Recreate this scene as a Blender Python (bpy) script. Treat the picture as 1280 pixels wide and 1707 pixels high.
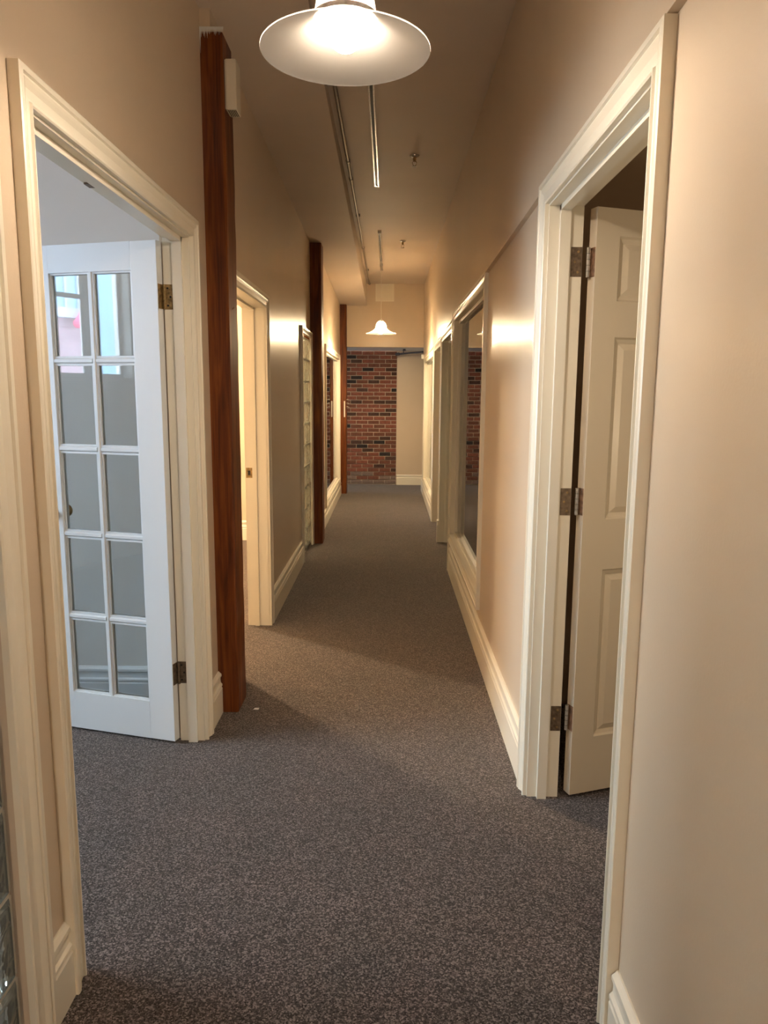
import bpy, bmesh, math, random
from mathutils import Vector, Matrix, Euler
random.seed(7)
for o in list(bpy.data.objects): bpy.data.objects.remove(o, do_unlink=True)
S = bpy.context.scene
C = S.collection

# ------------------------------------------------------------------ camera
H = 1.40
F_PX, W_PX = 1242.0, 1280.0
yaw, pitch, roll = math.radians(-0.302), math.radians(8.993), math.radians(-0.4)
Fv = Vector((math.sin(yaw)*math.cos(pitch), math.cos(yaw)*math.cos(pitch), -math.sin(pitch)))
R0 = Vector((math.cos(yaw), -math.sin(yaw), 0.0)); U0 = R0.cross(Fv)
Rv = R0*math.cos(roll) - U0*math.sin(roll); Uv = U0*math.cos(roll) + R0*math.sin(roll)
cam_d = bpy.data.cameras.new('camera'); cam = bpy.data.objects.new('camera', cam_d); C.objects.link(cam)
M = Matrix((Rv, Uv, -Fv)).transposed().to_4x4(); M.translation = Vector((0, 0, H)); cam.matrix_world = M
cam_d.sensor_fit = 'HORIZONTAL'; cam_d.sensor_width = 36.0; cam_d.lens = 36.0*F_PX/W_PX
cam_d.clip_start = 0.02; cam_d.clip_end = 200
S.camera = cam

# ------------------------------------------------------------------ view, sky, lights
S.view_settings.view_transform = 'Standard'; S.view_settings.look = 'None'
S.view_settings.gamma = 1.0; S.view_settings.use_curve_mapping = False
S.view_settings.exposure = 1.88
wd = bpy.data.worlds.new('sky'); S.world = wd; wd.use_nodes = True
bg = wd.node_tree.nodes['Background']
bg.inputs[0].default_value = (0.72, 0.85, 1.0, 1); bg.inputs[1].default_value = 7.0
BULB_NEAR = ((1.0, 0.84, 0.67), 166.0)
BULB_FAR = ((1.0, 0.76, 0.45), 1060.0)
def light(name, kind, loc, energy, color, size=0.1, rot=(0, 0, 0), size_y=None):
    l = bpy.data.lights.new(name, kind); l.energy = energy; l.color = color
    if kind == 'AREA':
        l.size = size
        if size_y: l.shape = 'RECTANGLE'; l.size_y = size_y
    else: l.shadow_soft_size = size
    o = bpy.data.objects.new(name, l); o.location = loc; o.rotation_euler = rot; C.objects.link(o); return o
light('office_ceiling_light', 'POINT', (-2.7, 5.75, 2.45), 105, (1.0, 0.80, 0.52), 0.12)
light('room_table_lamp', 'POINT', (1.22, 1.36, 1.22), 3.8, (1.0, 0.80, 0.54), 0.12)
def portal(loc, rot, sx, sy):
    o = light('window_portal', 'AREA', loc, 1, (1, 1, 1), sx, rot, sy); o.data.cycles.is_portal = True

# ------------------------------------------------------------------ materials
MATS = {}
def nodes(name):
    m = bpy.data.materials.new(name); m.use_nodes = True; MATS[name] = m
    nt = m.node_tree; return m, nt, nt.nodes['Principled BSDF']
def N(nt, t, **kw):
    n = nt.nodes.new(t)
    for k, v in kw.items():
        if k in n.inputs: n.inputs[k].default_value = v
        else: setattr(n, k, v)
    return n
def ramp(nt, stops):
    r = nt.nodes.new('ShaderNodeValToRGB'); e = r.color_ramp.elements
    e[0].position, e[0].color = stops[0][0], (*stops[0][1], 1); e[1].position, e[1].color = stops[-1][0], (*stops[-1][1], 1)
    for p, c in stops[1:-1]: q = e.new(p); q.color = (*c, 1)
    return r
def coords(nt, scale=(1, 1, 1)):
    g = nt.nodes.new('ShaderNodeNewGeometry'); mp = nt.nodes.new('ShaderNodeMapping')
    mp.inputs['Scale'].default_value = scale; nt.links.new(g.outputs['Position'], mp.inputs['Vector']); return mp
def paint(name, col, rough=0.4, spec=0.5, bump=0.0, bscale=60, var=0.04, stretch=(1, 1, 1), coat=0.0):
    m, nt, b = nodes(name); L = nt.links.new
    mp = coords(nt, stretch)
    n1 = N(nt, 'ShaderNodeTexNoise', Scale=1.7, Detail=4.0); L(mp.outputs[0], n1.inputs['Vector'])
    lo = tuple(c*(1-var) for c in col); hi = tuple(min(1, c*(1+var)) for c in col)
    r = ramp(nt, [(0.3, lo), (0.7, hi)]); L(n1.outputs['Fac'], r.inputs['Fac']); L(r.outputs[0], b.inputs['Base Color'])
    b.inputs['Roughness'].default_value = rough; b.inputs['Specular IOR Level'].default_value = spec
    if coat: b.inputs['Coat Weight'].default_value = coat; b.inputs['Coat Roughness'].default_value = 0.2
    if bump:
        n2 = N(nt, 'ShaderNodeTexNoise', Scale=bscale, Detail=3.0); L(mp.outputs[0], n2.inputs['Vector'])
        bp = N(nt, 'ShaderNodeBump', Strength=bump, Distance=0.002); L(n2.outputs['Fac'], bp.inputs['Height']); L(bp.outputs[0], b.inputs['Normal'])
    return m
paint('wall', (0.66, 0.53, 0.39), 0.29, 0.26, 0.14, 140, 0.03)
paint('room_wall', (0.74, 0.71, 0.66), 0.45, 0.4, 0.15, 140, 0.02)
paint('ceiling', (0.68, 0.58, 0.49), 0.6, 0.3, 0.1, 90, 0.03)
paint('trim', (0.83, 0.76, 0.62), 0.3, 0.5, 0.0, 40, 0.008)
paint('white_trim', (0.74, 0.75, 0.74), 0.3, 0.5, 0.0, 40, 0.006)
paint('panel_door', (0.80, 0.69, 0.52), 0.35, 0.5, 0.0, 30, 0.006)
paint('plastic', (0.72, 0.66, 0.54), 0.4, 0.5)
paint('vent_white', (0.80, 0.72, 0.58), 0.5, 0.4)
paint('mortar', (0.60, 0.50, 0.41), 0.95, 0.1, 0.8, 180, 0.15)
paint('grout', (0.60, 0.56, 0.48), 0.8, 0.2, 0.3, 120, 0.06)
paint('paper', (0.8, 0.78, 0.74), 0.9, 0.1)
paint('black', (0.02, 0.018, 0.016), 0.6, 0.3)
paint('far_pipe', (0.06, 0.055, 0.06), 0.5, 0.4)
paint('facade_brick', (0.34, 0.24, 0.28), 0.9, 0.1, 0, 60, 0.15)
paint('facade_stone', (0.45, 0.52, 0.62), 0.9, 0.1, 0, 60, 0.08)
paint('facade_glass', (0.26, 0.46, 0.66), 0.5, 0.3, 0, 60, 0.05)
paint('pink_sign', (0.85, 0.12, 0.25), 0.6, 0.2)
paint('street', (0.3, 0.3, 0.32), 0.9, 0.1)

def carpet():
    m, nt, b = nodes('carpet'); L = nt.links.new
    mp = coords(nt)
    n1 = N(nt, 'ShaderNodeTexVoronoi', Scale=270.0); L(mp.outputs[0], n1.inputs['Vector']); sp = nt.nodes.new('ShaderNodeSeparateColor'); L(n1.outputs['Color'], sp.inputs[0])
    n2 = N(nt, 'ShaderNodeTexNoise', Scale=120.0, Detail=1.0); L(mp.outputs[0], n2.inputs['Vector'])
    n3 = N(nt, 'ShaderNodeTexNoise', Scale=5.0, Detail=3.0); L(mp.outputs[0], n3.inputs['Vector'])
    r1 = ramp(nt, [(0.0, (0.008, 0.006, 0.006)), (0.55, (0.060, 0.048, 0.045)), (1.0, (0.24, 0.20, 0.185))]); L(sp.outputs[0], r1.inputs['Fac'])
    r2 = ramp(nt, [(0.35, (0.75, 0.72, 0.74)), (0.65, (1.15, 1.12, 1.1))]); L(n2.outputs['Fac'], r2.inputs['Fac'])
    r3 = ramp(nt, [(0.35, (0.90, 0.92, 0.92)), (0.65, (1.08, 1.04, 1.04))]); L(n3.outputs['Fac'], r3.inputs['Fac'])
    mx = N(nt, 'ShaderNodeMix', data_type='RGBA', blend_type='MULTIPLY'); mx.inputs[0].default_value = 1
    L(r1.outputs[0], mx.inputs[6]); L(r2.outputs[0], mx.inputs[7])
    mx2 = N(nt, 'ShaderNodeMix', data_type='RGBA', blend_type='MULTIPLY'); mx2.inputs[0].default_value = 1
    L(mx.outputs[2], mx2.inputs[6]); L(r3.outputs[0], mx2.inputs[7]); L(mx2.outputs[2], b.inputs['Base Color'])
    b.inputs['Roughness'].default_value = 1.0; b.inputs['Specular IOR Level'].default_value = 0.05
    b.inputs['Sheen Weight'].default_value = 0.35; b.inputs['Sheen Roughness'].default_value = 0.5; b.inputs['Sheen Tint'].default_value = (0.9, 0.8, 0.7, 1)
    bp = N(nt, 'ShaderNodeBump', Strength=0.9, Distance=0.004); L(sp.outputs[1], bp.inputs['Height']); L(bp.outputs[0], b.inputs['Normal'])
carpet()

def timber():
    m, nt, b = nodes('timber'); L = nt.links.new
    mp = coords(nt, (9, 9, 0.8))
    n1 = N(nt, 'ShaderNodeTexNoise', Scale=2.2, Detail=5.0, Distortion=1.2); L(mp.outputs[0], n1.inputs['Vector'])
    mp2 = coords(nt, (60, 60, 1.5)); n2 = N(nt, 'ShaderNodeTexNoise', Scale=2.0, Detail=3.0); L(mp2.outputs[0], n2.inputs['Vector'])
    ad = N(nt, 'ShaderNodeMath', operation='MULTIPLY_ADD'); ad.inputs[1].default_value = 0.45
    L(n2.outputs['Fac'], ad.inputs[0]); L(n1.outputs['Fac'], ad.inputs[2])
    r = ramp(nt, [(0.45, (0.045, 0.010, 0.002)), (0.70, (0.120, 0.028, 0.004)), (0.95, (0.22, 0.062, 0.009))]); L(ad.outputs[0], r.inputs['Fac'])
    L(r.outputs[0], b.inputs['Base Color']); b.inputs['Roughness'].default_value = 0.5; b.inputs['Specular IOR Level'].default_value = 0.25
    bp = N(nt, 'ShaderNodeBump', Strength=0.25, Distance=0.003); L(n2.outputs['Fac'], bp.inputs['Height']); L(bp.outputs[0], b.inputs['Normal'])
timber()

def metal(name, col, rough, var=0.3):
    m, nt, b = nodes(name); L = nt.links.new
    mp = coords(nt); n1 = N(nt, 'ShaderNodeTexNoise', Scale=70.0, Detail=4.0); L(mp.outputs[0], n1.inputs['Vector'])
    r = ramp(nt, [(0.35, tuple(c*(1-var) for c in col)), (0.65, col)]); L(n1.outputs['Fac'], r.inputs['Fac']); L(r.outputs[0], b.inputs['Base Color'])
    b.inputs['Metallic'].default_value = 0.55; b.inputs['Roughness'].default_value = rough
metal('brass', (0.50, 0.33, 0.14), 0.35, 0.6); metal('tarnished', (0.24, 0.17, 0.11), 0.5, 0.5); metal('copper_leaf', (0.52, 0.32, 0.20), 0.45, 0.5)
metal('steel', (0.42, 0.38, 0.34), 0.35); metal('chrome', (0.7, 0.66, 0.6), 0.2); metal('rail', (0.30, 0.27, 0.24), 0.4)
metal('pipe', (0.30, 0.25, 0.20), 0.45)

def brick_mat(name, lo, hi):
    m, nt, b = nodes(name); L = nt.links.new
    mp = coords(nt); n1 = N(nt, 'ShaderNodeTexNoise', Scale=28.0, Detail=5.0, Roughness=0.65); L(mp.outputs[0], n1.inputs['Vector'])
    r = ramp(nt, [(0.3, lo), (0.7, hi)]); L(n1.outputs['Fac'], r.inputs['Fac'])
    L(r.outputs[0], b.inputs['Base Color']); b.inputs['Roughness'].default_value = 0.9; b.inputs['Specular IOR Level'].default_value = 0.2
    bp = N(nt, 'ShaderNodeBump', Strength=0.6, Distance=0.004); L(n1.outputs['Fac'], bp.inputs['Height']); L(bp.outputs[0], b.inputs['Normal'])
brick_mat('brick_red', (0.17, 0.055, 0.036), (0.30, 0.115, 0.078))
brick_mat('brick_brown', (0.13, 0.05, 0.034), (0.22, 0.092, 0.06))
brick_mat('brick_dark', (0.05, 0.026, 0.020), (0.11, 0.058, 0.044))
brick_mat('brick_black', (0.020, 0.016, 0.016), (0.045, 0.036, 0.034))
brick_mat('brick_grey', (0.16, 0.11, 0.095), (0.27, 0.20, 0.17))

def pane_mat(name, tint, boost=1.0):
    m = bpy.data.materials.new(name); m.use_nodes = True; MATS[name] = m; nt = m.node_tree; nt.nodes.clear(); L = nt.links.new
    out = nt.nodes.new('ShaderNodeOutputMaterial'); mix = nt.nodes.new('ShaderNodeMixShader')
    tr = N(nt, 'ShaderNodeBsdfTransparent', Color=(*tint, 1)); gl = N(nt, 'ShaderNodeBsdfGlossy', Roughness=0.0, Color=(1, 1, 1, 1))
    fr = N(nt, 'ShaderNodeFresnel', IOR=1.45)
    L(fr.outputs[0], mix.inputs[0]); L(tr.outputs[0], mix.inputs[1]); L(gl.outputs[0], mix.inputs[2]); L(mix.outputs[0], out.inputs[0])
pane_mat('pane', (0.97, 0.98, 0.97))

def block_mat():
    m, nt, b = nodes('glass_block'); L = nt.links.new
    mp = coords(nt, (1, 1, 1)); n1 = N(nt, 'ShaderNodeTexNoise', Scale=16.0, Detail=2.0, Distortion=0.8); L(mp.outputs[0], n1.inputs['Vector'])
    bp = N(nt, 'ShaderNodeBump', Strength=0.5, Distance=0.02); L(n1.outputs['Fac'], bp.inputs['Height']); L(bp.outputs[0], b.inputs['Normal'])
    b.inputs['Base Color'].default_value = (0.86, 0.95, 0.90, 1); b.inputs['Roughness'].default_value = 0.06
    b.inputs['Transmission Weight'].default_value = 0.85; b.inputs['IOR'].default_value = 1.45
block_mat()

def shade_mat(name, col, trans, rough=0.4):
    m = bpy.data.materials.new(name); m.use_nodes = True; MATS[name] = m; nt = m.node_tree; nt.nodes.clear(); L = nt.links.new
    out = nt.nodes.new('ShaderNodeOutputMaterial'); a = nt.nodes.new('ShaderNodeMixShader'); c = nt.nodes.new('ShaderNodeMixShader')
    d = N(nt, 'ShaderNodeBsdfDiffuse', Color=(*col, 1)); t = N(nt, 'ShaderNodeBsdfTranslucent', Color=(*col, 1))
    g = N(nt, 'ShaderNodeBsdfGlossy', Roughness=rough, Color=(0.9, 0.9, 0.9, 1))
    a.inputs[0].default_value = trans; L(d.outputs[0], a.inputs[1]); L(t.outputs[0], a.inputs[2])
    c.inputs[0].default_value = 0.06; L(a.outputs[0], c.inputs[1]); L(g.outputs[0], c.inputs[2]); L(c.outputs[0], out.inputs[0])
def flange_mat(name, clear, col):
    m = bpy.data.materials.new(name); m.use_nodes = True; MATS[name] = m; nt = m.node_tree; nt.nodes.clear(); L = nt.links.new
    out = nt.nodes.new('ShaderNodeOutputMaterial'); a = nt.nodes.new('ShaderNodeMixShader'); c = nt.nodes.new('ShaderNodeMixShader'); e = nt.nodes.new('ShaderNodeMixShader')
    d = N(nt, 'ShaderNodeBsdfDiffuse', Color=(*col, 1)); t = N(nt, 'ShaderNodeBsdfTranslucent', Color=(.75, .72, .68, 1))
    g = N(nt, 'ShaderNodeBsdfGlossy', Roughness=0.25); x = N(nt, 'ShaderNodeBsdfTransparent', Color=(.95, .95, .95, 1))
    a.inputs[0].default_value = .75; L(d.outputs[0], a.inputs[1]); L(t.outputs[0], a.inputs[2])
    c.inputs[0].default_value = clear; L(a.outputs[0], c.inputs[1]); L(x.outputs[0], c.inputs[2])
    e.inputs[0].default_value = 0.04; L(c.outputs[0], e.inputs[1]); L(g.outputs[0], e.inputs[2]); L(e.outputs[0], out.inputs[0])
flange_mat('flange_glass', 0.50, (0.115, 0.105, 0.096))
flange_mat('dome_glass', 0.12, (0.9, 0.88, 0.82))
def emit(name, col, s):
    m = bpy.data.materials.new(name); m.use_nodes = True; MATS[name] = m; nt = m.node_tree; nt.nodes.clear()
    e = N(nt, 'ShaderNodeEmission', Color=(*col, 1), Strength=s); o = nt.nodes.new('ShaderNodeOutputMaterial'); nt.links.new(e.outputs[0], o.inputs[0])
emit('bulb_rear', BULB_NEAR[0], 480.0); emit('bulb_near', *BULB_NEAR); emit('bulb_far', *BULB_FAR)

# ------------------------------------------------------------------ geometry helpers
class MB:
    def __init__(s): s.v = []; s.f = []; s.smooth = False
    def add(s, vs, fs):
        n = len(s.v); s.v += [tuple(v) for v in vs]; s.f += [tuple(i+n for i in f) for f in fs]; return s
    def box(s, x0, x1, y0, y1, z0, z1):
        vs = [(x, y, z) for z in (z0, z1) for y in (y0, y1) for x in (x0, x1)]
        return s.add(vs, [(0, 2, 3, 1), (4, 5, 7, 6), (0, 1, 5, 4), (2, 6, 7, 3), (0, 4, 6, 2), (1, 3, 7, 5)])
    def sweep(s, rows, cap0=True):      # rows: list of rings (each a list of points), capped
        n = len(rows[0]); vs = [p for r in rows for p in r]; fs = []
        for i in range(len(rows)-1):
            for j in range(n):
                a, b = i*n+j, i*n+(j+1) % n; fs.append((a, b, b+n, a+n))
        if cap0: fs.append(tuple(range(n-1, -1, -1)))
        fs.append(tuple((len(rows)-1)*n+j for j in range(n)))
        return s.add(vs, fs)
    def tube(s, pts, r, n=10):
        rows = []
        P = [Vector(p) for p in pts]
        for i, p in enumerate(P):
            d = (P[min(i+1, len(P)-1)]-P[max(i-1, 0)]).normalized()
            a = d.cross(Vector((0, 0, 1)) if abs(d.z) < 0.9 else Vector((1, 0, 0))).normalized(); b = d.cross(a)
            rr = r[i] if isinstance(r, (list, tuple)) else r
            rows.append([p + (a*math.cos(t)+b*math.sin(t))*rr for t in [2*math.pi*k/n for k in range(n)]])
        s.smooth = True
        return s.sweep(rows)
    def lathe(s, prof, n=48, c=(0, 0, 0), closed=True):
        vs = []; m = len(prof)
        for k in range(n):
            t = 2*math.pi*k/n
            vs += [(c[0]+r*math.cos(t), c[1]+r*math.sin(t), c[2]+z) for r, z in prof]
        fs = []
        for k in range(n):
            for j in range(m if closed else m-1):
                a, b = k*m+j, k*m+(j+1) % m; k2 = ((k+1) % n)*m
                fs.append((a, k2+j, k2+(j+1) % m, b))
        s.smooth = True
        return s.add(vs, fs)
def obj(name, mb, mat, parent=None, bevel=0.0):
    off = Vector(parent_world(parent)) if parent else Vector((0, 0, 0))
    me = bpy.data.meshes.new(name)
    loc = parent is not None and parent.get('_local')
    me.from_pydata([v if loc else tuple(Vector(v)-off) for v in mb.v], [], mb.f); me.update()
    bm = bmesh.new(); bm.from_mesh(me); bmesh.ops.recalc_face_normals(bm, faces=bm.faces)
    if bevel: bmesh.ops.bevel(bm, geom=[e for e in bm.edges], offset=bevel, segments=2, profile=0.6, affect='EDGES', clamp_overlap=True)
    bm.to_mesh(me); bm.free()
    if mb.smooth:
        for p in me.polygons: p.use_smooth = True
        try: me.set_sharp_from_angle(angle=math.radians(35))
        except Exception: pass
    me.materials.append(MATS[mat])
    o = bpy.data.objects.new(name, me); C.objects.link(o)
    if parent: o.parent = parent
    if loc: o['_local'] = 1
    return o
def parent_world(p):
    v = Vector((0, 0, 0))
    while p: v += p.location; p = p.parent
    return v
def tag(o, label, cat, kind=None, group=None):
    o['label'] = label; o['category'] = cat
    if kind: o['kind'] = kind
    if group: o['group'] = group
    return o
def empty(name, loc, label, cat, kind=None, group=None, rz=0, local=False):
    o = bpy.data.objects.new(name, None); o.empty_display_size = 0.05; o.location = loc; o.rotation_euler = (0, 0, rz); C.objects.link(o)
    if local: o['_local'] = 1
    return tag(o, label, cat, kind, group)
def B(*a): return MB().box(*a)
def struct(name, mb, mat, label, cat): return tag(obj(name, mb, mat), label, cat, 'structure')
def copy_tree(o, parent=None):
    c = o.copy(); C.objects.link(c); c.parent = parent
    for ch in list(o.children): copy_tree(ch, c)
    return c
def wall(mb, xa, xb, y0, y1, z1, ops):
    """solid wall along Y between xa and xb with openings (ya, yb, za, zb)"""
    y = y0
    for a, b, za, zb in sorted(ops):
        if a > y: mb.box(xa, xb, y, a, 0, z1)
        if za > 0: mb.box(xa, xb, a, b, 0, za)
        if zb < z1: mb.box(xa, xb, a, b, zb, z1)
        y = b
    if y < y1: mb.box(xa, xb, y, y1, 0, z1)
    return mb

CAS = [(0, 0), (0, .60), (.05, .72), (.10, .72), (.14, .52), (.20, .50), (.45, .60), (.58, .80), (.66, .90), (.70, .78), (.75, .78), (.79, 1.0), (.95, 1.0), (1, .92), (1, 0)]
def casing(parent, X, nx, y0, y1, zt, zb=0.0, W=.075, T=.022, sill=False, mat='trim', name='casing', skip_near=False):
    pr = [(w*W, t*T) for w, t in CAS]
    def leg(yi, s):
        m = MB(); rows = [[(X+nx*t, yi+s*w, (zb-w if sill else zb)) for w, t in pr], [(X+nx*t, yi+s*w, zt+w) for w, t in pr]]
        obj(name+'_leg', m.sweep(rows), mat, parent)
    if not skip_near: leg(y0, -1)
    leg(y1, 1)
    obj(name+'_head', MB().sweep([[(X+nx*t, y0-w, zt+w) for w, t in pr], [(X+nx*t, y1+w, zt+w) for w, t in pr]]), mat, parent)
    if sill: obj(name+'_sill', MB().sweep([[(X+nx*t, y0-w, zb-w) for w, t in pr], [(X+nx*t, y1+w, zb-w) for w, t in pr]]), mat, parent)
def jamb(parent, xa, xb, y0, y1, zt, zb=0.0, t=.018, stop=None, sill=False, mat='trim', k=.011):
    """lining of an opening; xa..xb depth; stop=(xs0, xs1) a stop strip"""
    obj('jamb', B(xa, xb, y0-t, y0, zb, zt), mat, parent); obj('jamb', B(xa, xb, y1, y1+t, zb, zt), mat, parent)
    obj('head_jamb', B(xa, xb, y0-t, y1+t, zt, zt+t), mat, parent)
    if sill: obj('sill', B(xa, xb, y0-t, y1+t, zb-t, zb), mat, parent)
    if stop:
        a, b = stop
        obj('stop', B(a, b, y0, y0+k, zb, zt), mat, parent); obj('stop', B(a, b, y1-k, y1, zb, zt), mat, parent); obj('stop', B(a, b, y0, y1, zt-k, zt), mat, parent)
        if sill: obj('stop', B(a, b, y0, y1, zb, zb+k), mat, parent)
BASE = [(0, 0), (0, 1), (.60, 1), (.635, .80), (.66, 1.0), (.70, .96), (.735, .62), (.80, .55), (.86, .58), (.89, .84), (.94, .80), (.98, .35), (1, .2), (1, 0)]
def baseboard(name, X, nx, y0, y1, label, h=.19, T=.018, axis='y', mat='trim', cut=None):
    pr = [(z*h, t*T) for z, t in BASE]
    if axis == 'y': rows = [[(X+nx*t, y0, z) for z, t in pr], [(X+nx*t, y1, z) for z, t in pr]]
    else: rows = [[(y0, X+nx*t, z) for z, t in pr], [(y1, X+nx*t, z) for z, t in pr]]
    return struct(name, MB().sweep(rows), mat, label, 'baseboard')

# ------------------------------------------------------------------ levels
LA, LB, LC = -.742, -.715, -.678      # left wall faces: near, middle, far stretch
RW = .500                             # right wall face (below the ledge)
CZ = 2.90                             # ceiling
YB, YH, YF = -3.2, 10.62, 11.58       # back end, header wall, far wall
def soff(y): return 2.865 - (y-3.0)*0.034 if y > 3 else 2.865

# ------------------------------------------------------------------ structure
struct('floor', B(-4.2, 3.6, YB-.2, YF+.3, -.12, 0), 'carpet', 'dark grey-brown speckled carpet running down the whole corridor', 'carpet')
ce = struct('ceiling', B(-4.2, 3.6, YB-.2, YF+.3, CZ, CZ+.15), 'ceiling', 'plain beige ceiling with pipe, tracks and sprinklers', 'ceiling')
XS = -.315
m = MB(); xs = [LA-.12, XS]
rows = []
for y in (YB, 3.0, YH):
    rows.append([(LA-.12, y, soff(y)), (XS, y, soff(y)), (XS, y, CZ-.001), (LA-.12, y, CZ-.001)])
obj('soffit', m.sweep(rows), 'ceiling', ce)

m = wall(MB(), LA-.11, LA, YB, 3.126, CZ, [(.78, 1.385, 0.0, 1.905), (1.60, 2.87, 0, 1.98)])
struct('wall_left', m, 'wall', 'tan left wall nearest the viewer around the glazed doorway', 'wall')
m = wall(MB(), LB-.125, LB, 3.308, 6.909, CZ, [(3.48, 4.40, 0, 1.90), (6.155, 6.909, 0.0, 1.915)])
struct('wall_left', m, 'wall', 'tan left wall between the first and second timber posts', 'wall')
m = wall(MB(), LC-.125, LC, 7.119, 10.489, CZ, [(8.01, 10.19, .225, 1.87)])
struct('wall_left', m, 'wall', 'tan left wall between the second and farthest timber posts', 'wall')

m = wall(MB(), RW, RW+.11, YB, 10.95, CZ, [(1.48, 2.465, 0, 2.00), (3.955, 5.775, .30, 1.965), (5.90, 7.035, 0, 1.90), (7.14, 8.19, 0, 1.875), (8.30, 10.34, .225, 1.84)])
wr = struct('wall_right', m, 'wall', 'tan painted right corridor wall with a ledge above the doors', 'wall')
def led(y): return 2.062 - .021*(y-1.4)
ux = RW-.019
obj('upper_wall', MB().sweep([[(ux, y, led(y)), (RW+.001, y, led(y)), (RW+.001, y, CZ-.001), (ux, y, CZ-.001)] for y in (YB, YH)]), 'wall', wr)

struct('wall_header', B(-2.9, RW+.005, YH, YH+.13, 2.047, CZ), 'wall', 'tan wall above the low opening at the corridor end', 'wall')
struct('ceiling_far', B(-3.0, 1.6, YH+.131, YF, 2.05, 2.15), 'white_trim', 'pale low ceiling strip beyond the opening at the corridor end', 'ceiling')
struct('wall_back', B(-.86, .62, YB-.12, YB, 0, CZ), 'wall', 'tan wall closing the corridor behind the viewer', 'wall')
# neighbouring rooms: partitions and outer walls
m = MB(); m.box(-4.0, LA-.111, 3.18, 3.29, 0, CZ)
struct('wall_partition', m, 'room_wall', 'pale grey partition wall behind the open glazed door', 'wall')
m = MB(); m.box(-4.0, LB-.126, 7.06, 7.16, 0, CZ)
struct('wall_partition', m, 'wall', 'cream wall seen through the second left doorway', 'wall')
EX = -3.8
WIN = [(-1.75, -.55), (.44, 1.19), (1.55, 2.95)]  # first and last are unseen, added to bring in more daylight
SILL = [1.52, 1.52, .85]
m = wall(MB(), EX-.2, EX, YB, 3.18, CZ, [(a-.03, b+.03, q-.03, 2.62) for (a, b), q in zip(WIN, SILL)])
struct('wall_outer', m, 'room_wall', 'pale grey outer wall with street windows in the left room', 'wall')
m = MB(); m.box(EX-.2, EX, 3.29, 10.6, 0, CZ); m.box(EX-.2, LA-.11, YB-.12, YB, 0, CZ); m.box(-3.0, LC-.126, 10.5, 10.6, 0, CZ)
struct('wall_outer', m, 'wall', 'plain tan outer walls of the left rooms', 'wall')
m = MB(); m.box(3.3, 3.45, YB, 10.95, 0, CZ); m.box(RW+.111, 3.3, YB-.12, YB, 0, CZ)
for y in (3.25, 7.09): m.box(RW+.111, 3.3, y, y+.04, 0, CZ)
m.box(RW+.111, 3.3, 10.83, 10.95, 0, CZ)
struct('wall_outer', m, 'wall', 'plain tan walls of the dark right rooms', 'wall')
# far wall: plaster return + brick
struct('wall_far', B(.128, 1.6, YF, YF+.0445, 0, 2.3), 'wall', 'tan plaster wall beside the brick at the corridor end', 'wall')
struct('wall_end', B(1.5, 1.6, 10.95, YF, 0, 2.05), 'wall', 'tan wall closing the cross passage on the right', 'wall')
wb = struct('wall_brick', B(-3.0, 1.6, YF+.045, YF+.25, 0, 2.3), 'mortar', 'exposed red brick wall with pale mortar at corridor end', 'wall')
# end window of the cross passage (daylight from the left)
m = MB(); m.box(-3.12, -3.0, 10.5, YF+.2, 0, .9); m.box(-3.12, -3.0, 10.5, YF+.2, 1.85, 2.4); m.box(-3.12, -3.0, 10.5, 10.80, .9, 1.85); m.box(-3.12, -3.0, 11.45, YF+.2, .9, 1.85)
struct('wall_end', m, 'wall', 'tan wall with a window closing the cross passage on the left', 'wall')
CH, BL = .0617, .178
brick_cache = {}
def brick_mesh(w, mat):
    k = (round(w, 3), mat)
    if k in brick_cache: return brick_cache[k]
    h, d, c = CH-.011, .05, .004
    x0, x1, z0, z1 = -w/2, w/2, -h/2, h/2
    mb = MB().add([(x0, d, z0), (x1, d, z0), (x1, d, z1), (x0, d, z1), (x0, c, z0), (x1, c, z0), (x1, c, z1), (x0, c, z1), (x0+c, 0, z0+c), (x1-c, 0, z0+c), (x1-c, 0, z1-c), (x0+c, 0, z1-c)],
        [(8, 9, 10, 11), (4, 5, 9, 8), (5, 6, 10, 9), (6, 7, 11, 10), (7, 4, 8, 11), (0, 1, 5, 4), (1, 2, 6, 5), (2, 3, 7, 6), (3, 0, 4, 7), (3, 2, 1, 0)])
    me = bpy.data.meshes.new('brick'); me.from_pydata(mb.v, [], mb.f); me.update(); me.materials.append(MATS[mat]); brick_cache[k] = me; return me
DARK = {(27, 2): 'brick_black', (28, 1): 'brick_dark', (31, 1): 'brick_dark', (30, 3): 'brick_dark', (23, 1): 'brick_black', (25, 2): 'brick_dark', (19, 2): 'brick_black', (18, 1): 'brick_black'}
nb = 0
for r in range(33):
    z = .012 + (r+.5)*CH; odd = r % 2; x = .124; c = 0
    first = BL*.5 if odd else BL
    while x > -1.05:
        w = (first if c == 0 else BL)
        xl = x-w; ww = w-.010
        t = random.random()
        if r < 1: mt = 'brick_grey'
        elif r < 3: mt = 'brick_grey' if t < .55 else 'brick_brown'
        else: mt = 'brick_red' if t < .50 else 'brick_brown' if t < .80 else 'brick_dark' if t < .95 else 'brick_black'
        b = bpy.data.objects.new('brick', brick_mesh(ww, mt)); C.objects.link(b); b.parent = wb
        b.location = ((x+xl)/2, YF+.028+random.uniform(-.003, .003), z+random.uniform(-.001, .001)); nb += 1
        x = xl; c += 1
m = MB()      # bricks past the visible stretch, round the corner of the passage
for r in range(33):
    z = .012+(r+.5)*CH; x = -1.10-(BL*.5 if r % 2 else 0)
    while x > -2.9:
        m.box(x-BL+.010, x, YF+.03, YF+.07, z-CH/2+.0055, z+CH/2-.0055); x -= BL
o = obj('brick_field', m, 'brick_brown', wb); o['kind'] = 'stuff'

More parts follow.
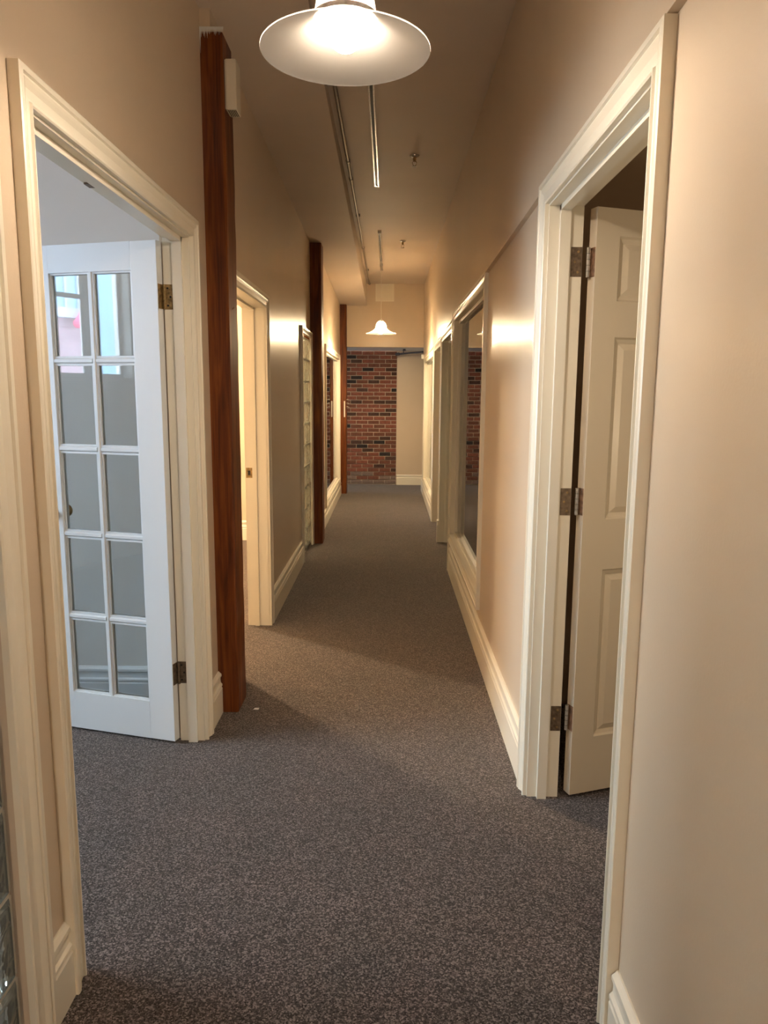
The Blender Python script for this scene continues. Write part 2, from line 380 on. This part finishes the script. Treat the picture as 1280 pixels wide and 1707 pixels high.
# ------------------------------------------------------------------ baseboards
baseboard('baseboard_left', LA, 1, 1.45, 1.55, 'short cream baseboard between glass blocks and glazed doorway')
baseboard('baseboard_left', LA, 1, 2.945, 3.125, 'short cream baseboard between glazed doorway and timber post')
baseboard('baseboard_left', LB, 1, 4.455, 6.09, 'cream baseboard between second doorway and glass block window', h=.20)
baseboard('baseboard_left', LC, 1, 7.125, 10.45, 'cream baseboard under the left interior window', h=.17)
baseboard('baseboard_right', RW, -1, YB, 1.42, 'cream baseboard nearest the viewer on the right wall')
baseboard('baseboard_right', RW, -1, 2.525, 5.83, 'long cream baseboard under the right mirror-like window', h=.20)
baseboard('baseboard_right', RW, -1, 8.26, 10.95, 'cream baseboard at the far right end of corridor', h=.17)
baseboard('baseboard_far', YF, -1, .13, 1.5, 'cream baseboard on the plaster wall beside brick', h=.16, axis='x')
baseboard('baseboard_partition', 3.18, -1, -3.7, LA-.12, 'white baseboard seen through the glazed door panes', axis='x', mat='white_trim')
baseboard('baseboard_partition', 7.06, -1, -3.7, LB-.13, 'white baseboard seen through the second left doorway', axis='x')
baseboard('baseboard_partition', 7.09, -1, RW+.12, 3.2, 'pale baseboard seen through the right window glass', axis='x')

# ------------------------------------------------------------------ left doorway 1 + french door
d1 = empty('trim_1', (LA, 1.6, 0), 'cream moulded frame of the near left glazed doorway', 'door frame', 'structure')
casing(d1, LA, 1, 1.614, 2.857, 1.968, W=.066, T=.026); jamb(d1, LA-.094, LA+.003, 1.62, 2.85, 1.962, stop=(LA-.058, LA-.022), k=.016)
obj('bolt_catch', B(LA-.090, LA-.060, 2.13, 2.17, 1.957, 1.9625), 'tarnished', d1)

fd = empty('door_1', (-.861, 2.817, .012), 'white ten-pane glazed door standing open on the left', 'door', 'structure', rz=math.atan2(.26294, -.96481), local=True)
U0_, U1_, TH, DT = -.012, .567, .036, 1.935
c1, c2, c3, c4 = .097, .268, .282, .456          # pane columns
zr = [.158, .484, .825, 1.167, 1.506, 1.833]     # pane rows (with bars between)
def fb(x0, x1, z0, z1, y0=-TH, y1=0): return B(x0, x1, y0, y1, z0, z1)
obj('stile', fb(U0_, c1, 0, DT), 'white_trim', fd, .0015); obj('stile', fb(c4, U1_, 0, DT), 'white_trim', fd, .0015)
obj('rail', fb(c1, c4, zr[-1], DT), 'white_trim', fd); obj('rail', fb(c1, c4, 0, zr[0]), 'white_trim', fd)
hw = .009
def mbar(x0, x1, z0, z1, vert):
    m = MB()
    for s in (1, -1):   # chamfered both sides
        y0 = -TH/2; ys = [y0, y0+s*.009, y0+s*(TH/2-.002)]
        if vert:
            cx = (x0+x1)/2; hwid = (x1-x0)/2
            pr = [(-hwid, 0), (-hwid, ys[1]-y0), (-hwid*.45, ys[2]-y0), (hwid*.45, ys[2]-y0), (hwid, ys[1]-y0), (hwid, 0)]
            m.sweep([[(cx+a, y0+b, z) for a, b in pr] for z in (z0, z1)])
        else:
            cz = (z0+z1)/2; hh = (z1-z0)/2
            pr = [(-hh, 0), (-hh, ys[1]-y0), (-hh*.45, ys[2]-y0), (hh*.45, ys[2]-y0), (hh, ys[1]-y0), (hh, 0)]
            m.sweep([[(x, y0+b, cz+a) for a, b in pr] for x in (x0, x1)])
    return m
obj('muntin', mbar(c2-.002, c3+.002, zr[0], zr[-1], True), 'white_trim', fd)
for z in zr[1:-1]:
    obj('muntin', mbar(c1, c2-.002, z-.011, z+.011, False), 'white_trim', fd); obj('muntin', mbar(c3+.002, c4, z-.011, z+.011, False), 'white_trim', fd)
for i in range(5):
    za, zb = zr[i]+(.011 if i else 0), zr[i+1]-(.011 if i < 4 else 0)
    for a, b in ((c1, c2), (c3, c4)):
        obj('pane', B(a, b, -TH/2-.002, -TH/2+.002, za, zb), 'pane', fd)
        g = MB(); k = .007     # glazing beads round each pane
        for s in (1, -1):
            y0, y1 = sorted((-TH/2+s*.002, -TH/2+s*.011))
            g.box(a, a+k, y0, y1, za, zb); g.box(b-k, b, y0, y1, za, zb); g.box(a+k, b-k, y0, y1, za, za+k); g.box(a+k, b-k, y0, y1, zb-k, zb)
        obj('glazing_bead', g, 'white_trim', fd)
def knob(parent, x, y, z, s):
    k = obj('door_knob', MB().tube([(x, y, z), (x, y+s*.012, z), (x, y+s*.03, z), (x, y+s*.038, z), (x, y+s*.052, z), (x, y+s*.062, z), (x, y+s*.065, z)], [.011, .010, .010, .020, .026, .019, .004], 16), 'brass', parent)
    obj('rose', MB().tube([(x, y, z), (x, y+s*.006, z)], [.029, .025], 20), 'brass', k)
for s, y in ((1, 0), (-1, -TH)): knob(fd, .505, y, .905, s)
def hinge(parent, name, cx, cy, z, leafA, leafB, mA, mB_, h=.088):
    """cx,cy knuckle axis; leafA/leafB = boxes (x0,x1,y0,y1)"""
    k = obj('hinge', MB().tube([(cx, cy, z-h/2), (cx, cy, z+h/2)], .0055, 10), 'chrome' if mB_ == 'copper_leaf' else 'brass', parent)
    for j in range(4):
        zz = z-h/2+h*(j+1)/5; obj('knuckle_gap', MB().tube([(cx, cy, zz-.0006), (cx, cy, zz+.0006)], .0060, 10), 'black', k)
    obj('hinge_leaf', B(*leafA, z-h/2, z+h/2), mA, k); obj('hinge_leaf', B(*leafB, z-h/2, z+h/2), mB_, k)
    for dz in (-.03, 0, .03):
        x0, x1, y0, y1 = leafA
        if abs(x1-x0) > abs(y1-y0):
            xm = x0+(x1-x0)*(.35 if dz == 0 else .6); obj('screw', MB().tube([(xm, y0-.0008 if y0 < y1 else y0, z+dz), (xm, y1+.0008, z+dz)], .0035, 8), 'tarnished', k)
for z, mm in ((1.738, 'brass'), (.279, 'tarnished')):
    # jamb leaf lies on the jamb face, door leaf on the hinge edge of the stile (door local frame)
    k = obj('hinge', MB().tube([(U0_-.010, -.030, z-.044), (U0_-.010, -.030, z+.044)], .0055, 10), mm, fd)
    obj('hinge_leaf', B(U0_-.0018, U0_-.0002, -.034, -.003, z-.044, z+.044), mm, k)
for z, mm in ((1.75, 'brass'), (.291, 'tarnished')):
    k = obj('hinge_leaf', B(-.838, -.795, 2.8480, 2.8502, z-.045, z+.045), mm, d1)
    for dz, dx in ((-.031, 0), (0, .010), (.031, 0)): obj('screw', MB().tube([(-.822+dx, 2.8470, z+dz), (-.822+dx, 2.8485, z+dz)], .004, 8), 'black', k)

# ------------------------------------------------------------------ right doorway 1 + six panel door
d2 = empty('trim_2', (RW, 1.5, 0), 'cream moulded frame of the near right doorway', 'door frame', 'structure')
casing(d2, RW, -1, 1.494, 2.452, 1.990, W=.070, T=.026); jamb(d2, RW-.003, RW+.105, 1.50, 2.445, 1.984, stop=(RW+.030, RW+.062), k=.016)
pd = empty('door_2', (.645, 2.436, .012), 'cream six-panel door standing open inside the right doorway', 'door', 'structure', rz=math.atan2(.32599, .94537), local=True)
DW, DH, DT2 = .86, 1.968, .038
pu = [(.086, .385), (.475, .774)]; pz = [(.206, .807), (.979, 1.574), (1.686, 1.885)]
st = [(0, pu[0][0]), (pu[0][1], pu[1][0]), (pu[1][1], DW)]
for i, (a, b) in enumerate(st): obj('stile', B(a, b, 0, DT2, 0, DH), 'panel_door', pd)
rz_ = [(0, pz[0][0]), (pz[0][1], pz[1][0]), (pz[1][1], pz[2][0]), (pz[2][1], DH)]
for a, b in rz_:
    for u0, u1 in pu: obj('rail', B(u0, u1, 0, DT2, a, b), 'panel_door', pd)
def raised(u0, u1, z0, z1):
    m = MB()
    for side in (0, 1):
        rings = []
        for ins, dep in ((0, .0), (.006, .006), (.014, .008), (.020, .010), (.040, .0035), (.0405, .0035)):
            y = dep if side == 0 else DT2-dep
            rings.append([(u0+ins, y, z0+ins), (u1-ins, y, z0+ins), (u1-ins, y, z1-ins), (u0+ins, y, z1-ins)])
        m.sweep(rings, False)
    return m
for u0, u1 in pu:
    for z0, z1 in pz: obj('panel', raised(u0, u1, z0, z1), 'panel_door', pd)
for s, y in ((-1, 0), (1, DT2)): knob(pd, DW-.06, y, .95, s)
for z in (1.803, 1.040, .281):
    k = obj('hinge', MB().tube([(-.012, .022, z-.045), (-.012, .022, z+.045)], .0060, 10), 'chrome', pd)
    for j in range(4):
        zz = z-.045+.018*(j+1); obj('knuckle_gap', MB().tube([(-.012, .022, zz-.0007), (-.012, .022, zz+.0007)], .0064, 10), 'black', k)
    obj('hinge_leaf', B(-.0016, -.0002, .002, .034, z-.045, z+.045), 'copper_leaf', k)
for z in (1.815, 1.052, .293):
    k = obj('hinge_leaf', B(RW+.070, RW+.104, 2.4432, 2.4452, z-.045, z+.045), 'tarnished', d2)
    for dz, dx in ((-.031, 0), (0, -.010), (.031, 0)): obj('screw', MB().tube([(RW+.092+dx, 2.4422, z+dz), (RW+.092+dx, 2.4436, z+dz)], .004, 8), 'brass', k)

# ------------------------------------------------------------------ left doorway 2
d3 = empty('trim_3', (LB, 3.5, 0), 'cream frame of the second left doorway behind the post', 'door frame', 'structure')
casing(d3, LB, 1, 3.50, 4.38, 1.882, W=.072, T=.02); jamb(d3, LB-.13, LB+.002, 3.50, 4.38, 1.882, stop=(LB-.085, LB-.06))
k = obj('strike_plate', B(LB-.125, LB-.088, 4.3785, 4.3805, .905, .965), 'brass', d3); obj('latch_hole', B(LB-.114, LB-.099, 4.3780, 4.3790, .922, .948), 'black', k)
# right doorways 2 and 3
d4 = empty('trim_4', (RW, 5.95, 0), 'cream frame of the doorway past the right window', 'door frame', 'structure')
casing(d4, RW, -1, 5.92, 7.015, 1.878, W=.066, T=.022); jamb(d4, RW-.002, RW+.11, 5.92, 7.015, 1.878, stop=(RW+.045, RW+.068))
obj('plinth_block', B(RW-.030, RW, 7.013, 7.085, 0, .21), 'trim', d4)
d5 = empty('trim_5', (RW, 7.2, 0), 'cream frame of the farthest right doorway', 'door frame', 'structure')
casing(d5, RW, -1, 7.16, 8.17, 1.855, W=.066, T=.022); jamb(d5, RW-.002, RW+.11, 7.16, 8.17, 1.855, stop=(RW+.045, RW+.068))

# ------------------------------------------------------------------ interior windows
def window(name, X, nx, y0, y1, z0, z1, W, label, depth=.045, mats='trim', back=.12):
    w = empty(name, (X, y0, z0), label, 'window', 'structure')
    casing(w, X, nx, y0, y1, z1, z0, W=W, T=.022, sill=True, mat=mats)
    a, b = sorted((X+nx*.002, X-nx*back)); jamb(w, a, b, y0, y1, z1, z0, sill=True, mat=mats)
    k = .020
    for nm, d0, d1_ in (('front_stop', depth-.022, depth-.003), ('back_stop', depth+.003, depth+.022)):
        a, b = sorted((X-nx*d0, X-nx*d1_))
        obj(nm, B(a, b, y0, y0+k, z0, z1), mats, w); obj(nm, B(a, b, y1-k, y1, z0, z1), mats, w)
        obj(nm, B(a, b, y0+k, y1-k, z0, z0+k), mats, w); obj(nm, B(a, b, y0+k, y1-k, z1-k, z1), mats, w)
    a, b = sorted((X-nx*(depth-.003), X-nx*(depth+.003)))
    obj('pane', B(a, b, y0+.006, y1-.006, z0+.006, z1-.006), 'pane', w)
    return w
window('window_1', RW, -1, 3.975, 5.755, .32, 1.945, .072, 'tall interior window on the right reflecting the brick wall')
window('window_2', RW, -1, 8.32, 10.32, .245, 1.82, .066, 'lamp-lit interior window at the far right end')
window('window_3', LC, 1, 8.03, 10.17, .245, 1.85, .066, 'lamp-lit interior window on the left between timber posts', depth=.030)

# ------------------------------------------------------------------ glass block windows
def block_mesh(w, h, d):
    c, i = .006, .016
    mb = MB(); rings = []
    for x, ins in ((-d/2, i), (-d/2+.003, i-.004), (-d/2+.001, c), (-d/2+c, 0), (d/2-c, 0), (d/2-.001, c), (d/2-.003, i-.004), (d/2, i)):
        rings.append([(x, -w/2+ins, -h/2+ins), (x, w/2-ins, -h/2+ins), (x, w/2-ins, h/2-ins), (x, -w/2+ins, h/2-ins)])
    mb.sweep(rings)
    me = bpy.data.meshes.new('glass_block'); me.from_pydata(mb.v, [], mb.f); me.update()
    bm = bmesh.new(); bm.from_mesh(me); bmesh.ops.recalc_face_normals(bm, faces=bm.faces); bm.to_mesh(me); bm.free()
    me.materials.append(MATS['glass_block']); return me
def glass_blocks(name, X, xc, y0, ncol, z0, nrow, p, label):
    w = empty(name, (X, y0, 0), label, 'window', 'structure')
    me = block_mesh(p-.010, p-.010, .08)
    for r in range(nrow):
        for c in range(ncol):
            b = bpy.data.objects.new('glass_block', me); C.objects.link(b); b.parent = w
            b.location = (xc-X, (c+.5)*p, z0+(r+.5)*p)
    g = MB(); x0, x1 = xc-.034, xc+.034; zt = z0+nrow*p; yt = y0+ncol*p
    for r in range(nrow+1): g.box(x0, x1, y0, yt, z0+r*p-.005, z0+r*p+.005)
    for c in range(ncol+1):
        for r in range(nrow): g.box(x0, x1, y0+c*p-.005, y0+c*p+.005, z0+r*p+.005, z0+(r+1)*p-.005)
    obj('grout', g, 'grout', w)
    return w
gp = .187
w4 = glass_blocks('window_4', LA, LA-.052, 1.365-3*gp, 3, .02, 10, gp, 'glass block window at the left edge nearest the viewer')
casing(w4, LA, 1, 1.365-3*gp-.005, 1.372, 1.895, W=.078, T=.024)
w5 = glass_blocks('window_5', LB, LB-.045, 6.165, 4, .02, 10, .1855, 'narrow glass block window beside the second timber post')
casing(w5, LB, 1, 6.155, 6.905-.066, 1.890, W=.05, T=.024)

# ------------------------------------------------------------------ street windows of the left room
for i, (a, b) in enumerate(WIN):
    lab = ['street window nearest the back of the left room', 'street window mirrored in the glazed door panes', 'street window farthest along the left room'][i]
    w = empty('window_%d' % (6+i), (EX, a, SILL[i]), lab, 'window', 'structure')
    z0, z1 = SILL[i], 2.59
    casing(w, EX, 1, a, b, z1, z0, W=.06, T=.02, sill=True, mat='white_trim'); jamb(w, EX-.19, EX+.002, a, b, z1, z0, sill=True, mat='white_trim', t=.02)
    mid = a+(b-a)*.46
    obj('mullion', B(EX-.13, EX-.09, mid-.02, mid+.02, z0, z1), 'white_trim', w)
    obj('sash_rail', B(EX-.125, EX-.095, mid+.02, b, 2.13, 2.165), 'white_trim', w)
    for ya, yb in ((a, mid-.02), (mid+.02, b)):
        f = MB(); f.box(EX-.12, EX-.1, ya, ya+.025, z0, z1); f.box(EX-.12, EX-.1, yb-.025, yb, z0, z1); f.box(EX-.12, EX-.1, ya+.025, yb-.025, z0, z0+.03); f.box(EX-.12, EX-.1, ya+.025, yb-.025, z1-.03, z1)
        obj('sash', f, 'white_trim', w); obj('pane', B(EX-.112, EX-.108, ya+.02, yb-.02, z0+.02, z1-.02), 'pane', w)
    portal((EX-.16, (a+b)/2, (z0+z1)/2), (0, math.radians(-90), 0), z1-z0, b-a)
w = empty('window_9', (-3.0, 10.8, .9), 'window lighting the cross passage from the left', 'window', 'structure')
jamb(w, -3.12, -2.995, 10.82, 11.43, 1.83, .92, sill=True, mat='white_trim'); obj('pane', B(-3.07, -3.065, 10.82, 11.43, .92, 1.83), 'pane', w)
portal((-3.10, 11.125, 1.375), (0, math.radians(-90), 0), .91, .61)

# ------------------------------------------------------------------ timber posts
def post(x0, x1, y0, y1, zt, label, ragged=False):
    e = empty('timber_post', ((x0+x1)/2, (y0+y1)/2, 0), label, 'post', None, 'timber posts along the left wall')
    m = MB(); rows = []; n = 26; c = .007
    for i in range(n+1):
        z = zt*i/n; j = lambda: random.uniform(-.0015, .0015)
        rows.append([(x0, y0+c+j(), z), (x0+c, y0+j(), z), (x1-c+j(), y0+j(), z), (x1+j(), y0+c+j(), z), (x1+j(), y1-c, z), (x1-c+j(), y1, z), (x0, y1, z)])
    m.smooth = True; obj('beam', m.sweep(rows), 'timber', e)
    return e
p1 = post(LA-.10, -.655, 3.127, 3.307, 2.778, 'nearest reddish timber post just past the glazed door')
p2 = post(LB-.10, -.613, 6.91, 7.118, soff(7.0)-.004, 'dark timber post next to the narrow glass block window')
p3 = post(LC-.10, -.590, 10.49, 10.68, soff(10.5)-.004, 'farthest timber post at the corridor end beside the brick')
struct('trim_6', B(LA-.10, -.70, 3.1275, 3.307, 2.779, CZ-.002), 'wall', 'rough plaster filling above the nearest timber post', 'plaster')
# torn paint at the head of the near post, and a splinter
m = MB()
for i in range(22):
    x = -.752+i*.0046; h = random.uniform(.008, .05) if i < 9 else random.uniform(.002, .018)
    if i < 3: h += .03
    z = 2.795
    m.add([(x, 3.1250, z), (x+.006, 3.1250, z), (x+.003, 3.1250, z-.015-h), (x, 3.1268, z), (x+.006, 3.1268, z), (x+.003, 3.1268, z-.015-h)], [(0, 2, 1), (3, 4, 5), (0, 1, 4, 3), (1, 2, 5, 4), (2, 0, 3, 5)])
obj('torn_paint', m, 'white_trim', p1)
obj('splinter', MB().tube([(-.655, 3.20, 1.745), (-.648, 3.195, 1.752), (-.642, 3.185, 1.748)], [.002, .0013, .0004], 6), 'timber', p1)
m = MB()
for i in range(3):
    m.tube([(-.612, 10.52, 1.31-i*.045), (-.575, 10.50, 1.325-i*.05), (-.548, 10.49, 1.315-i*.052)], [.006, .005, .002], 6)
m.box(-.625, -.607, 10.482, 10.490, 1.08, 1.30)
tag(obj('wall_hook', m, 'plastic'), 'small white coat hook on the farthest timber post', 'hook')

# ------------------------------------------------------------------ boxes on post / wall
e = empty('sensor_box', (-.632, 3.19, 2.50), 'cream plastic box high on the nearest timber post', 'sensor box')
obj('cover', B(-.650, -.608, 3.145, 3.235, 2.505, 2.690), 'plastic', e, .004)
obj('back_plate', B(-.6530, -.650, 3.148, 3.232, 2.508, 2.687), 'plastic', e)
g = MB()
for i in range(5): g.box(-.644+i*.007, -.641+i*.007, 3.155, 3.225, 2.5042, 2.5060)
obj('vent_slots', g, 'black', e)
e = empty('sensor_box', (RW-.03, 10.55, 1.89), 'tiny white box on the far right wall by the opening', 'sensor box')
obj('cover', B(RW-.055, RW-.019, 10.46, 10.53, 1.885, 1.945), 'white_trim', e, .004); obj('back_plate', B(RW-.019, RW, 10.465, 10.525, 1.89, 1.94), 'white_trim', e)
# vent panel on header
e = empty('vent_panel', (-.066, YH-.01, 2.66), 'square white vent cover on the wall above the far opening', 'vent')
obj('frame', MB().box(-.194, .062, YH-.012, YH, 2.665, 2.680).box(-.194, .062, YH-.012, YH, 2.885, 2.898).box(-.194, -.180, YH-.012, YH, 2.680, 2.885).box(.048, .062, YH-.012, YH, 2.680, 2.885), 'vent_white', e)
for i in range(12): obj('slat', B(-.180+i*.019, -.180+i*.019+.017, YH-.008, YH-.003, 2.680, 2.885), 'vent_white', e)

# ------------------------------------------------------------------ ceiling fittings
# sprinkler pipe along the soffit
e = empty('ceiling_pipe', (-.275, 4, 2.86), 'thin brown pipe running along the ceiling to the far wall', 'pipe')
obj('tube', MB().tube([(-.272, YB+.1, 2.868), (-.272, 10.45, 2.868)], .0105, 12), 'pipe', e)
for y in (2.2, 5.05, 5.45, 7.9, 10.40): obj('coupling', MB().tube([(-.272, y-.022, 2.868), (-.272, y+.022, 2.868)], .0145, 12), 'pipe', e)
for y in (3.6, 6.6, 9.4): obj('clip', B(-.290, -.254, y-.008, y+.008, 2.878, CZ), 'pipe', e)
def track(y0, y1, label, adapter=None):
    e = empty('ceiling_track', (-.098, (y0+y1)/2, CZ), label, 'track', None, 'lighting tracks on the ceiling')
    x0, x1, zb = -.114, -.082, CZ-.024
    obj('channel', MB().box(x0, x0+.009, y0, y1, zb, CZ).box(x1-.009, x1, y0, y1, zb, CZ).box(x0+.009, x1-.009, y0, y1, zb+.014, CZ), 'chrome', e)
    obj('slot', B(x0+.009, x1-.009, y0+.005, y1-.005, zb+.010, zb+.014), 'black', e)
    obj('end_cap', B(x0-.001, x1+.001, y1, y1+.012, zb-.001, CZ), 'chrome', e); obj('end_cap', B(x0-.001, x1+.001, y0-.012, y0, zb-.001, CZ), 'chrome', e)
    if adapter: obj('adapter', MB().box(x0+.002, x1-.002, adapter-.05, adapter+.05, zb-.022, zb-.001), 'chrome', e, .003)
    return e
track(1.3, 5.66, 'nearer ceiling track above and behind the close pendant'); track(7.25, 9.35, 'shorter ceiling track above the far pendant', 8.75)
def sprinkler(x, y, label):
    e = empty('sprinkler_head', (x, y, CZ), label, 'sprinkler', None, 'sprinkler heads on the ceiling')
    obj('escutcheon', MB().lathe([(.004, -.001), (.032, -.001), (.030, -.008), (.016, -.014), (.004, -.014)], 20, (x, y, CZ)), 'chrome', e)
    obj('body', MB().tube([(x, y, CZ-.010), (x, y, CZ-.030), (x, y, CZ-.032), (x, y, CZ-.040)], [.011, .011, .007, .007], 12), 'brass', e)
    for s in (-1, 1): obj('arm', MB().tube([(x+s*.006, y, CZ-.034), (x+s*.014, y, CZ-.044), (x+s*.010, y, CZ-.058), (x, y, CZ-.066)], .0025, 6), 'brass', e)
    obj('deflector', MB().lathe([(.001, -.066), (.016, -.066), (.016, -.069), (.001, -.069)], 16, (x, y, CZ)), 'chrome', e)
    return e
sprinkler(.152, 5.03, 'nearer metal sprinkler head on the ceiling'); sprinkler(.126, 7.70, 'farther metal sprinkler head on the ceiling')
# dark pipe under the low ceiling beyond the opening
e = empty('far_pipe', (.3, 11.15, 1.99), 'dark pipe under the low ceiling beyond the opening', 'pipe')
obj('tube', MB().tube([(.10, 11.3, 1.985), (.30, 11.2, 2.0), (.49, 11.05, 2.008)], .014, 10), 'far_pipe', e)
obj('coupling', MB().tube([(.10, 11.3, 1.983), (.15, 11.275, 1.99)], .022, 10), 'far_pipe', e); obj('drop', MB().tube([(.21, 11.2, 2.05), (.21, 11.2, 2.0)], .006, 8), 'far_pipe', e)
obj('head', MB().tube([(.22, 11.1, 2.05), (.22, 11.1, 2.03), (.22, 11.1, 2.028)], [.02, .02, .03], 10), 'far_pipe', e)

# ------------------------------------------------------------------ pendant lamps
def pendant(loc, bulb, label, cord_top):
    e = empty('pendant_lamp', loc, label, 'lamp', None, 'frosted glass pendant lamps in the corridor', local=True)
    out = [(.172, 0.0), (.158, .004), (.138, .010), (.116, .018), (.096, .028), (.080, .039), (.069, .050), (.064, .056)]
    inn = [(r-.002 if r > .1 else r-.003, z-.0035) for r, z in out][::-1]; inn[-1] = (.1715, -.0025)
    obj('flange', MB().lathe(out+inn, 72), 'flange_glass', e)
    dm = [(.0615, .061), (.0610, .074), (.0575, .092), (.050, .110), (.040, .124), (.030, .133), (.024, .137)]
    di = [(r-.003, z-.003) for r, z in dm][::-1]
    obj('dome', MB().lathe(dm+di, 60), 'dome_glass', e)
    obj('collar', MB().lathe([(.0655, .0525), (.0655, .0630), (.0620, .0630), (.0620, .0525)], 60), 'steel', e)
    obj('cap', MB().lathe([(.0, .158), (.010, .158), (.017, .151), (.026, .144), (.027, .135), (.0, .135)], 30, closed=False), 'chrome', e)
    obj('socket', MB().tube([(0, 0, .136), (0, 0, .085), (0, 0, .075)], [.016, .018, .018], 16), 'plastic', e)
    b = [(.0005, -.004)]
    for k in range(1, 12):
        t = math.pi*k/12-math.pi/2; b.append((.034*math.cos(t), .030+.034*math.sin(t)))
    b += [(.016, .070), (.0005, .076)]
    obj('bulb', MB().lathe(b, 24, closed=False), bulb, e)
    obj('cord', MB().tube([(0, 0, .154), (0, 0, cord_top-loc[2])], .003, 8), 'plastic', e)
    obj('canopy', MB().lathe([(.0, cord_top-loc[2]), (.018, cord_top-loc[2]), (.018, cord_top-loc[2]-.03), (.0, cord_top-loc[2]-.035)], 20, closed=False), 'chrome', e)
    return e
pendant((-.093, 1.634, 2.086), 'bulb_near', 'close frosted glass pendant lamp at the top of the picture', CZ-.024)
pendant((-.093, -1.9, 2.086), 'bulb_rear', 'frosted glass pendant lamp hanging behind the viewer', CZ-.024)  # unseen pendant, added to brighten the near walls and door
pendant((-.095, 8.75, 2.086), 'bulb_far', 'distant small pendant lamp hanging before the far wall', CZ-.046)

# ------------------------------------------------------------------ small things
tag(obj('paper_scrap', MB().add([(-.595, 3.150, .002), (-.572, 3.146, .003), (-.569, 3.161, .005), (-.590, 3.166, .002), (-.595, 3.150, .0035), (-.572, 3.146, .0045), (-.569, 3.161, .0065), (-.590, 3.166, .0035)],
    [(3, 2, 1, 0), (4, 5, 6, 7), (0, 1, 5, 4), (1, 2, 6, 5), (2, 3, 7, 6), (3, 0, 4, 7)]), 'paper'), 'tiny white scrap on the carpet beside the nearest post', 'scrap')

# ------------------------------------------------------------------ street outside the left room (seen mirrored in the door glass)
e = empty('street_building', (-14, -3.2, -6), 'pinkish brick building across the street mirrored in the door glass', 'building')
obj('wall', B(-16, -12, -5.42, -1.0, -6, 3.05), 'facade_brick', e); obj('cornice', B(-12, -11.85, -5.42, -1.0, 2.86, 3.05), 'facade_stone', e)
for i in range(3):
    f = obj('window', B(-12, -11.96, -5.25+i*1.3, -4.65+i*1.3, 1.0, 1.75), 'white_trim', e); obj('pane', B(-11.96, -11.94, -5.18+i*1.3, -4.72+i*1.3, 1.06, 1.69), 'facade_glass', f)
obj('sign', MB().lathe([(.001, -.10), (.12, -.09), (.17, -.03), (.17, .03), (.11, .09), (.05, .20), (.02, .45), (.001, .46)], 20, (-11.7, -5.18, 2.75)), 'pink_sign', e)
e = empty('glass_tower', (-19, -8, -6), 'pale blue office tower beyond the street mirrored in the door glass', 'building')  # added tower, keeps bright sky out of the mirrored view
obj('wall', B(-22, -17, -14, -4, -6, 12), 'facade_glass', e)
for i in range(10): obj('fin', B(-17, -16.92, -9.6+i*.42, -9.54+i*.42, -6, 12), 'facade_stone', e)
struct('street', B(-30, -4.3, -16, 8, -6.2, -6), 'street', 'grey street outside the left room', 'street')
